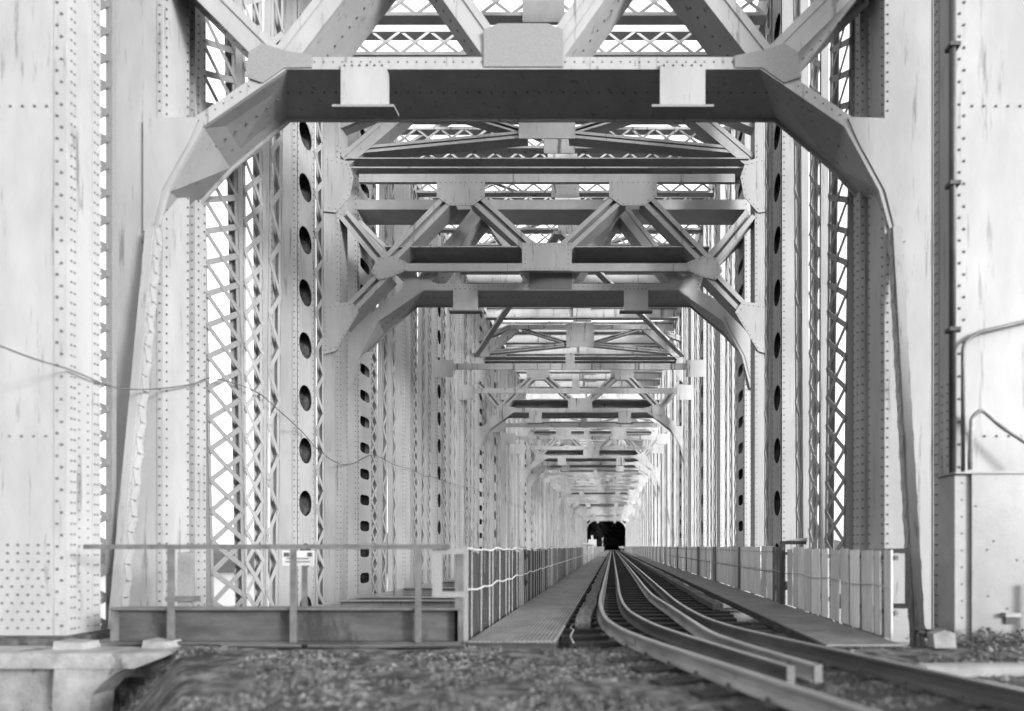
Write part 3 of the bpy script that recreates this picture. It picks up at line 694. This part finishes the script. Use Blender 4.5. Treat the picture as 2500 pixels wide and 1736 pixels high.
for tb in (C_TAB, D_TAB):
    gr = rail(track, smooth_path(tb, tb[0][0], 20, 0.22) + smooth_path(tb, 20.4, 187, 4.0), ZR, 'guard_rail', 0.94, 'raildark' if tb is C_TAB else 'railsteel')
    (y_, x_), (y2_, x2_) = tb[0], tb[1]; t_ = Vector((x2_ - x_, y2_ - y_)).normalized()
    b = MB(); b.bar((x_ - t_.x * 0.012, y_ - t_.y * 0.012, -0.10), (x_ - t_.x * 0.012, y_ - t_.y * 0.012, 0.122), (t_.y, -t_.x, 0), 0.085, 0.022); b.build('end_plate', 'raildark', gr)
# joint bars where rail lengths meet
b = MB(); i0 = min(range(len(Apts)), key=lambda i: abs(Apts[i][1] - 7.75))
p, q = Vector(Apts[i0 - 1]), Vector(Apts[i0 + 1]); t_ = (q - p).normalized(); u_ = Vector((t_.y, -t_.x))
for s in (-1, 1): b.bar((p.x + u_.x * s * 0.02, p.y + u_.y * s * 0.02, ZR + 0.085), (q.x + u_.x * s * 0.02, q.y + u_.y * s * 0.02, ZR + 0.085), (u_.x, u_.y, 0), 0.022, 0.075)
b.build('joint_bar', 'railsteel', track)
# ties: square to the rails
Mid = offset_path(Apts, 0.75)
def at_len(pts, s):
    acc = 0
    for i in range(len(pts) - 1):
        a, c = Vector(pts[i]), Vector(pts[i + 1]); L = (c - a).length
        if acc + L >= s: return a.lerp(c, (s - acc) / L), (c - a).normalized()
        acc += L
    return None, None
s_ = 0.2; nt_ = 0; tie_spots = []
while True:
    p, t = at_len(Mid, s_)
    if p is None: break
    on = p.y > 7.9; ln = (3.1 if on else 2.6) + random.uniform(-0.12, 0.12)
    u = Vector((t.y, -t.x)); cx = p + u * (0.10 if on else 0.0) + u * random.uniform(-0.05, 0.05)
    z1 = ZR - 0.004; z0 = z1 - (0.24 if on else 0.16)
    a = cx - u * ln / 2; c = cx + u * ln / 2
    piece('tie', 'tie', 'tie', bar_matrix((a.x, a.y, (z0 + z1) / 2), (c.x, c.y, (z0 + z1) / 2 + random.uniform(-0.006, 0.003)), (0, 0, 1), z1 - z0, 0.23), track)
    tie_spots.append((p, t, u)); s_ += 0.62 if p.y > 9 else 0.56
# tie plates and spikes on the near ties
spk = MB(); pl = MB()
for p, t, u in tie_spots:
    if p.y > 16: break
    for o in (-0.75, 0.75):
        c = p + u * o
        pl.bar((c.x - u.x * 0.15, c.y - u.y * 0.15, ZR + 0.004), (c.x + u.x * 0.15, c.y + u.y * 0.15, ZR + 0.004), (0, 0, 1), 0.014, 0.19)
        for s in (-1, 1):
            e = c + u * (s * 0.095) + t * 0.05; spk.box(e.x - 0.016, e.x + 0.016, e.y - 0.02, e.y + 0.02, ZR + 0.01, ZR + 0.045)
pl.build('tie_plates', 'dirt_shade_steel', track, kind='stuff'); spk.build('spikes', 'dirt_shade_steel', track, kind='stuff')
# timber guards beside the rails
for x0, x1, y0 in ((-0.56, -0.33, 9.25), (1.95, 2.15, 12.0)):
    b = MB(); y = y0; seg = 0
    while y < 186:
        L = min(5.5 if y < 40 else 20, 187 - y); n = 8 if y < 30 else 2
        for k in range(n):
            ya, yb = y + L * k / n, y + L * (k + 1) / n - (0.03 if k == n - 1 else 0)
            j0 = 0.02 * math.sin(ya * 1.7); j1 = 0.02 * math.sin(yb * 1.7)
            zt = -0.01 + 0.09
            b.add([(x0 + j0, ya, ZR), (x1 + j0, ya, ZR), (x1 + j1, yb, ZR), (x0 + j1, yb, ZR), (x0 + j0, ya, zt), (x1 + j0, ya, zt), (x1 + j1, yb, zt), (x0 + j1, yb, zt)],
                  [(0, 3, 2, 1), (4, 5, 6, 7), (0, 1, 5, 4), (1, 2, 6, 5), (2, 3, 7, 6), (3, 0, 4, 7)])
        y += L
    b.build('guard_timber', 'timber', track)
# dark stringers below the ties on the bridge
for x in (-0.2, 1.3):
    b = MB(); b.box(x - 0.2, x + 0.2, 8.3, 187, -1.0, -0.29); tag(b.build('deck_stringer', 'girder'), 'dark steel stringer under the ' + ('outer' if x > 0 else 'inner') + ' rail of the deck', 'stringer')
# pale cable lying along the walkway edge
pts = []
y = 7.9
while y < 40:
    pts.append((-0.60 + 0.05 * math.sin(y * 1.9) + 0.02 * math.sin(y * 5.1) + (0.02 if y > 9 else 0.06), y, -0.028 + 0.012 * math.sin(y * 3))); y += 0.18
tag(MB().tube(pts, 0.011, 6).build('cable', 'picket', smooth=True), 'thin pale cable lying on the tie ends beside the walkway', 'cable')

# ------------------------------------------------------------------ left fence: dark planks behind pale pickets
FX = -1.90
fl = thing('picket_fence', 'dark plank fence with thin pale pickets and slack wires, along the grating walkway', 'fence', (FX, 8.0, 0))
y = 7.95; rnd = random.Random(4); plk = MB(); np_ = 0
while y < 140:
    wd = rnd.uniform(0.16, 0.34); 
    if y < 40:
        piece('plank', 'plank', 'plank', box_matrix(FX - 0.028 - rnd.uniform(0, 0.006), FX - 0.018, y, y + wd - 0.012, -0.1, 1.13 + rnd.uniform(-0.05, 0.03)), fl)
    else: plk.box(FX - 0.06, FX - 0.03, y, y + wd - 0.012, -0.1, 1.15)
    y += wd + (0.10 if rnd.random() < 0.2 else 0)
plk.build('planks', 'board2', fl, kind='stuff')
y = 8.0; pk = MB()
while y < 140:
    j = rnd.uniform(-0.015, 0.015); wd = 0.014 if rnd.random() < 0.8 else 0.03
    if y < 60: piece('picket', 'picket', 'picket', bar_matrix((FX + 0.01, y, -0.05), (FX + 0.01 + j * 0.4, y + j, 1.17 + rnd.uniform(-0.04, 0.02)), (1, 0, 0), 0.009, wd), fl)
    else: pk.box(FX, FX + 0.03, y, y + 0.05, -0.05, 1.17)
    y += rnd.choice((0.26, 0.34, 0.46, 0.6)) * (1 if y < 60 else 2)
pk.build('pickets', 'picket', fl, kind='stuff')
for yp in [7.9, 12.75, 19.1, 25.4, 31.6, 38.0, 46, 54, 64, 76, 90, 105, 120, 138]:
    b = MB(); b.box(FX - 0.02, FX + (0.02 if yp < 8 else 0.055), yp, yp + 0.12, -0.15, 1.2); b.build('fence_post', 'gusset', fl)
for z, sag in ((1.155, 0.025), (0.62, 0.03)):
    pts = []; y = 7.9
    while y < 60:
        ph = ((y - 7.9) % 1.0); pts.append((FX + 0.045, y, z + sag * (abs(ph - 0.5) * 2 - 0.5) + 0.012 * math.sin(y * 3.3))); y += 0.125
    MB().tube(pts, 0.011, 5).build('wire', 'white', fl)
for yp, z in ((12.75, 1.05), (12.75, 0.5)):      # black ties bunched on the post
    b = MB(); b.tube([(FX + 0.09, yp + 0.02, z + 0.09), (FX + 0.11, yp + 0.05, z), (FX + 0.09, yp + 0.08, z - 0.12)], [0.03, 0.05, 0.02], 6); b.build('cable_bunch', 'cable', fl)

# ------------------------------------------------------------------ right fence: pale boards
FX = 3.60
fr_ = thing('board_fence', 'pale weathered board fence along the far side of the track', 'fence', (FX, 8.0, 0))
rnd = random.Random(9)
for (y, wd) in ((7.95, 0.20), (8.28, 0.16), (8.52, 0.36), (9.02, 0.30), (9.42, 0.28), (9.82, 0.36), (10.28, 0.30), (10.7, 0.42), (11.2, 0.30), (11.58, 0.34), (12.0, 0.26), (12.3, 0.36)):
    piece('board', 'board', rnd.choice(('board', 'board2', 'picket', 'board2')), bar_matrix((FX + 0.02, y + wd / 2, 0.0), (FX + 0.02, y + wd / 2 + rnd.uniform(-0.03, 0.03), 1.17 + rnd.uniform(-0.03, 0.02)), (1, 0, 0), 0.025, wd), fr_)
y = 13.2; bd = MB(); n = 0
while y < 186:
    wd = rnd.uniform(0.40, 0.56)
    if (y - 13.0) % 4.1 < 0.52 and y < 110:
        piece('fence_post', 'fence_post', 'fpost', box_matrix(FX - 0.02, FX + 0.12, y, y + 0.22, -0.1, 1.19), fr_); y += 0.32; continue
    lean = rnd.uniform(-0.05, 0.05) if y < 30 else 0
    if y < 120:
        piece('board', 'board', 'board' if rnd.random() < 0.7 else 'board2', bar_matrix((FX + 0.02 + rnd.uniform(-0.012, 0.012), y + wd / 2, 0.0), (FX + 0.02, y + wd / 2 + lean, 1.19 + rnd.uniform(-0.02, 0.02)), (1, 0, 0), 0.025, wd - 0.03), fr_)
    else: bd.box(FX, FX + 0.03, y, y + wd - 0.03, 0, 1.19)
    y += wd
bd.build('boards', 'board', fr_, kind='stuff')
for z in (0.30, 1.02):
    b = MB(); b.box(FX + 0.055, FX + 0.10, 7.95, 186, z, z + 0.06); b.build('fence_rail', 'fpost', fr_)
sc_ = MB()
y = 13.3
while y < 40:
    for z in (0.62, 1.08): sc_.rivet((FX - 0.006, y, z), (-1, 0, 0), 0.018, 0.014)
    y += 0.25
sc_.build('fixings', 'rivet', fr_, kind='stuff')
pts = [(FX - 0.02, 7.95 + 0.25 * i, 0.66 + 0.02 * math.sin(i * 0.9)) for i in range(120)]
MB().tube(pts, 0.008, 5).build('wire', 'picket', fr_)
# dark gate frame on the fence line
t = thing('gate_frame', 'black square-cornered gate post and arm on the pale board fence', 'gate post', (3.6, 12.75, 0))
b = MB(); b.box(3.50, 3.58, 12.72, 12.84, -0.02, 1.31); b.build('upright', 'cable', t)
b = MB(); b.box(3.581, 4.02, 12.72, 12.80, 1.24, 1.31); b.build('top_arm', 'cable', t)
b = MB(); b.box(3.581, 3.80, 12.70, 12.82, 0.30, 0.47); b.build('latch_box', 'cable', t)
b = MB(); b.prism([(3.6, 1.311), (4.04, 1.311), (4.03, 1.38), (3.8, 1.345)], 12.7, 12.9); b.build('cap', 'steel', t)

# bracket frame of pale angle beside the right portal post
t = thing('bracket_frame', 'pale angle-iron bracket fixed in front of the tall lattice post', 'bracket', (4.3, 8.9, 0.2))
b = MB(); b.box(3.75, 4.32, 8.9, 8.95, 1.10, 1.17); b.build('top_bar', 'gusset', t)
b = MB(); b.box(4.26, 4.32, 8.9, 8.95, 0.30, 1.099); b.build('side_bar', 'gusset', t)
b = MB(); b.box(3.80, 4.259, 8.9, 8.95, 0.30, 0.37); b.build('lower_bar', 'gusset', t)

# ------------------------------------------------------------------ cabinet, conduits and pole at the right
t = thing('equipment_cabinet', 'tall dented metal cabinet beside the track', 'cabinet', (4.72, 7.9, 0.0))
b = MB(); b.box(4.46, 5.16, 7.62, 8.08, -0.02, 2.10); b.build('body', 'cabinet', t)
b = MB(); b.box(4.27, 4.459, 7.66, 8.06, -0.02, 2.09); b.build('side_panel', 'cabinet_edge', t)
b = MB(); b.prism([(4.24, 2.101), (5.19, 2.101), (5.19, 2.14), (4.24, 2.12)], 7.59, 8.1); b.build('lid', 'cabinet_edge', t)
b = MB(); b.box(4.83, 5.02, 7.54, 7.619, 0.33, 0.38); b.build('handle_hood', 'cabinet_edge', t)
b = MB(); b.box(4.86, 4.99, 7.59, 7.619, 0.24, 0.329); b.build('lock', 'dirt_shade_steel', t)
r = MB()
rr = random.Random(3)
for i in range(8): r.rivet((rr.uniform(4.5, 5.12), 7.62, rr.uniform(0.15, 2.0)), (0, -1, 0), 0.013, 0.01)
for i in range(10): r.rivet((4.36, 7.66, 0.1 + i * 0.21), (0, -1, 0), 0.012, 0.01)
r.build('bolts', 'dirt_shade_steel', t, kind='stuff')
def bend(pts, n=6):
    out = [Vector(pts[0])]
    for i in range(1, len(pts) - 1):
        a, p, c = Vector(pts[i - 1]), Vector(pts[i]), Vector(pts[i + 1]); ra = min(0.14, (p - a).length * .45, (c - p).length * .45)
        q0 = p + (a - p).normalized() * ra; q1 = p + (c - p).normalized() * ra
        for k in range(n + 1): tt = k / n; out.append(q0 * (1 - tt) ** 2 + p * 2 * tt * (1 - tt) + q1 * tt * tt)
    out.append(Vector(pts[-1])); return out
zf = lambda py, s: ZC + (1334 - py) / s
o = MB().tube(bend([(4.60, 8.06, 2.1), (4.60, 8.06, 3.86), (4.78, 8.06, 4.00), (5.7, 8.06, 4.22)]), 0.026, 8).build('conduit', 'handrail', smooth=True); tag(o, 'thin grey conduit bending outward high above the cabinet', 'conduit')
o = MB().tube(bend([(4.66, 8.0, 2.2), (4.68, 8.0, 2.88), (4.78, 7.95, 2.98), (5.0, 7.9, 2.74), (5.6, 7.8, 2.3)]), 0.03, 8).build('conduit', 'railsteel', smooth=True); tag(o, 'thick bent cable hooping just above the cabinet lid', 'cable')
t = thing('downpipe', 'dark vertical pipe with brackets along the right column', 'pipe', (4.46, 8.05, 2.1))
b = MB(); b.tube([(4.44, 8.02, 2.14), (4.44, 8.02, 12.0)], 0.042, 10); b.build('pipe', 'cable', t, smooth=True)
for z in (4.0, 5.9, 7.7, 9.2):
    b = MB(); b.box(4.38, 4.52, 7.96, 8.10, z, z + 0.05); b.build('clamp', 'dirt_shade_steel', t)
o = MB().tube([(5.17, 7.5, -0.05), (5.17, 7.5, 0.75)], 0.03, 8).build('marker_pole', 'white'); tag(o, 'short white marker pole at the edge beside the cabinet', 'pole')

# festoon cable along the left truss, hung from post to post
knots = [(6.0, 3.60), (6.9, 3.56), (7.5, 3.52), (8.1, 3.53), (8.9, 3.50), (9.7, 3.69), (10.63, 4.02), (11.1, 4.25), (12.8, 4.40), (13.8, 4.22), (14.9, 3.97), (15.8, 3.67), (17.0, 3.50), (18.0, 3.62), (19.5, 4.10),
         (21.5, 4.05), (23.2, 4.12), (25, 4.05), (26.9, 4.28), (29, 4.2), (31.2, 4.35), (35.5, 4.45), (44.6, 4.5), (54, 4.55), (70, 4.4), (88, 4.4), (120, 4.3)]
rnd = random.Random(5)
pts = [(xc(y) - HW + (0.12 if y > 9.2 else 0.07) + 0.01 * math.sin(y * 1.3), y, z - (0.10 * abs(math.sin(y * 0.75)) if y > 26 else 0)) for z, y in smooth_path(knots, 6.0, 60, 0.16)]
o = MB().tube(pts, 0.011, 6).build('festoon_cable', 'handrail', smooth=True); tag(o, 'slack dark cable hung in loops along the left truss', 'cable')

# ------------------------------------------------------------------ far end: signals, hut, wood
t = thing('signal_hut', 'tiny pale trackside equipment hut with stack and tank far down the bridge', 'hut', (-5.2, 150, 0))
b = MB(); b.box(-5.9, -3.9, 150, 152, 1.0, 2.9); b.build('cabin', 'white', t)
b = MB(); b.box(-5.2, -4.7, 150.2, 151, 2.9, 3.9); b.build('stack', 'white', t)
b = MB(); b.tube([(-7.2, 149.6, 1.75), (-4.4, 149.6, 1.75)], 0.3, 10); b.build('tank', 'white', t)
b = MB(); b.box(-5.8, -4.0, 150.1, 151.9, -0.4, 0.999); b.build('plinth', 'concrete', t)
t = thing('signal_post', 'slim white signal post with a lamp head beside the far track', 'signal', (-2.4, 150, 0))
b = MB(); b.tube([(-2.4, 150, -0.2), (-2.4, 150, 2.9)], 0.08, 8); b.build('mast', 'white', t)
b = MB(); b.box(-2.6, -2.2, 149.85, 150.1, 2.7, 3.35); b.build('lamp_head', 'white', t)
t = thing('dwarf_signal', 'low hooded white signal on the far track edge', 'signal', (2.2, 150, 0))
b = MB(); b.tube([(2.2, 150, -0.2), (2.2, 150, 0.7)], 0.12, 8); b.build('stem', 'white', t)
b = MB()
b.tube([(1.85, 150, 0.7), (1.85, 150, 1.05), (1.95, 150, 1.2)], [0.2, 0.25, 0.1], 8); b.tube([(2.4, 150, 0.55), (2.4, 150, 1.0), (2.35, 150, 1.2)], [0.25, 0.33, 0.15], 8); b.build('hood', 'white', t)
# dark wood on the far bank: one mass of crowns
rnd = random.Random(21); b = MB()
for i in range(1300):
    x = rnd.gauss(-1, 18); y = 197 + 130 * rnd.random() ** 1.7; z = ground_z(x, y)
    if y < 204 and -5 < x < 6: y += 8
    h = rnd.uniform(13, 21); r0 = rnd.uniform(2.2, 3.8)
    for k in range(5):
        zb = z + h * (0.08 + 0.17 * k); zt = zb + h * 0.30; rr = r0 * (1 - k * 0.17); o = len(b.v); m_ = 8
        for q in range(m_):
            a = 2 * math.pi * q / m_ + k; f = rr * rnd.uniform(0.7, 1.2); b.v.append((x + math.cos(a) * f, y + math.sin(a) * f, zb + rnd.uniform(-0.4, 0.4)))
        b.v.append((x, y, zt))
        for q in range(m_): b.f.append((o + q, o + (q + 1) % m_, o + m_))
wd_ = b.build('far_wood', 'wood_far', kind='stuff'); wd_['label'] = 'black wooded slope closing the far end of the bridge'; wd_['category'] = 'wood'

# ------------------------------------------------------------------ foreground litter
def stones(n, mname, name, x0, x1, y0, y1, smin, smax, seed, cond=None):
    rnd = random.Random(seed); b = MB()
    base = [(1, 0, 0), (-1, 0, 0), (0, 1, 0), (0, -1, 0), (0, 0, 1), (0, 0, -0.7), (0.7, 0.6, 0.5), (-0.6, 0.7, 0.4), (-0.6, -0.6, 0.5), (0.6, -0.7, 0.4)]
    for i in range(n):
        x = rnd.uniform(x0, x1); y = rnd.uniform(y0, y1)
        if cond and not cond(x, y): continue
        s = rnd.uniform(smin, smax) * rnd.uniform(0.6, 1.2); z = ground_z(x, y)
        a = rnd.uniform(0, 6.28); ca, sa = math.cos(a), math.sin(a); ex, ey, ez = rnd.uniform(.7, 1.3), rnd.uniform(.7, 1.3), rnd.uniform(.5, .9)
        o = len(b.v); vs = []
        for k in range(6):
            th = k * math.pi / 3; q = rnd.uniform(0.75, 1.15); vs.append((math.cos(th) * q, math.sin(th) * q, rnd.uniform(-0.3, 0.1)))
        for k in range(3):
            th = k * 2.094 + 0.4; q = rnd.uniform(0.4, 0.7); vs.append((math.cos(th) * q, math.sin(th) * q, rnd.uniform(0.5, 0.8)))
        for vx, vy, vz in vs:
            px, py = vx * ex * s, vy * ey * s; b.v.append((x + px * ca - py * sa, y + px * sa + py * ca, z + vz * ez * s + s * 0.15))
        b.f += [(o + 6, o + 7, o + 8)]
        for k in range(3):
            i0, i1, i2 = o + 2 * k, o + (2 * k + 1) % 6, o + (2 * k + 2) % 6; t0, t1 = o + 6 + k, o + 6 + (k + 1) % 3
            b.f += [(i0, i1, t0), (i1, t1, t0), (i1, i2, t1)]
    return b.build(name, mname, kind='stuff')
def off_rail(x, y):
    xr = interp(A_TAB, y); return noise.noise(Vector((x * 0.8, y * 1.3, 7.7))) > -0.12 + 0.3 * noise.noise(Vector((x * 3, y * 3, 2.2))) and y < 7.65 and all(abs(x - xr - o) > 0.14 for o in (0, 1.6))
stones(20000, 'stone1', 'gravel', -6.6, 6.0, 3.2, 7.65, 0.008, 0.027, 1, off_rail)
stones(20000, 'stone2', 'gravel', -6.6, 6.0, 3.2, 7.65, 0.008, 0.028, 2, off_rail)
stones(700, 'stone1', 'gravel', 2.5, 6.0, 3.4, 7.5, 0.02, 0.05, 3, off_rail)
for i, lab in enumerate(('pale loose ballast gravel on the foreground ground', 'dark loose gravel on the foreground ground', 'coarse pale stones outside the outer rail')):
    o = bpy.data.objects['gravel' + ('' if i == 0 else '.%03d' % i)]; o['label'] = lab; o['category'] = 'gravel'
# short dry grass and moss tufts
rnd = random.Random(8); b = MB(); b2 = MB()
for i in range(7500):
    x = rnd.uniform(-6.6, 5.5); y = rnd.uniform(3.3, 7.8)
    if not off_rail(x, y) or noise.noise(Vector((x * 1.1, y * 1.1, 0))) < -0.05: continue
    z = ground_z(x, y); bb = b if rnd.random() < 0.6 else b2
    for k in range(4):
        a = rnd.uniform(0, 6.28); h = rnd.uniform(0.02, 0.09); l = rnd.uniform(0.01, 0.06); w_ = 0.005
        ox, oy = rnd.uniform(-.03, .03), rnd.uniform(-.03, .03)
        o = len(bb.v); bb.v += [(x + ox - math.sin(a) * w_, y + oy + math.cos(a) * w_, z - 0.01), (x + ox + math.sin(a) * w_, y + oy - math.cos(a) * w_, z - 0.01), (x + ox + math.cos(a) * l, y + oy + math.sin(a) * l, z + h)]
        bb.f.append((o, o + 1, o + 2))
for bb, mn, lb in ((b, 'leafpale', 'pale dry grass and moss scattered over the foreground'), (b2, 'leaf', 'dark low weeds scattered over the foreground')):
    o = bb.build('grass', mn, kind='stuff'); o['label'] = lb; o['category'] = 'grass'
# weed clumps at the foot of the right column
rnd = random.Random(14)
for i, (x, y, h, lab) in enumerate(((3.95, 7.75, 0.38, 'dark leafy weed clump at the foot of the lattice post'), (4.5, 7.45, 0.22, 'low dark weeds along the foot of the cabinet'), (5.0, 7.4, 0.2, 'low dark weeds by the white marker pole'))):
    t = thing('weed_clump', lab, 'weed', (x, y, ground_z(x, y)), 'weeds at the foot of the right column')
    b = MB(); z = ground_z(x, y)
    for k in range(160):
        a = rnd.uniform(0, 6.28); rr = rnd.uniform(0, 0.28); zz = z + rnd.uniform(0, h) * (1 - rr / 0.45); px, py = x + math.cos(a) * rr * 1.5, y + math.sin(a) * rr * 0.6
        l = rnd.uniform(0.03, 0.07); e = Vector((rnd.uniform(-1, 1), rnd.uniform(-1, 1), rnd.uniform(-0.3, 0.8))).normalized(); f = e.orthogonal().normalized()
        p = Vector((px, py, zz)); q = len(b.v); b.v += [tuple(p), tuple(p + e * l * .5 + f * l * .3), tuple(p + e * l), tuple(p + e * l * .5 - f * l * .3)]; b.f.append((q, q + 1, q + 2, q + 3))
    b.build('leaves', 'leaf', t); st = MB()
    for k in range(9):
        a = rnd.uniform(0, 6.28); st.tube([(x + math.cos(a) * .05, y, z - .02), (x + math.cos(a) * .25, y + math.sin(a) * .1, z + h * .8)], [0.006, 0.003], 5)
    st.build('stems', 'leaf', t)
# pale kerb beam on the ground at the right, rubble block
b = MB(); b.prism([(2.95, -0.04), (5.6, -0.04), (5.6, 0.06), (3.0, 0.05)], 5.85, 6.05); tag(b.build('kerb_beam', 'concrete'), 'pale concrete kerb beam lying beyond the outer rail', 'kerb')
b = MB(); b.prism([(3.86, -0.02), (4.12, -0.02), (4.1, 0.16), (3.98, 0.2), (3.84, 0.15)], 7.35, 7.5); tag(b.build('rubble_block', 'concrete'), 'pale broken block among weeds at the lattice post foot', 'rubble')
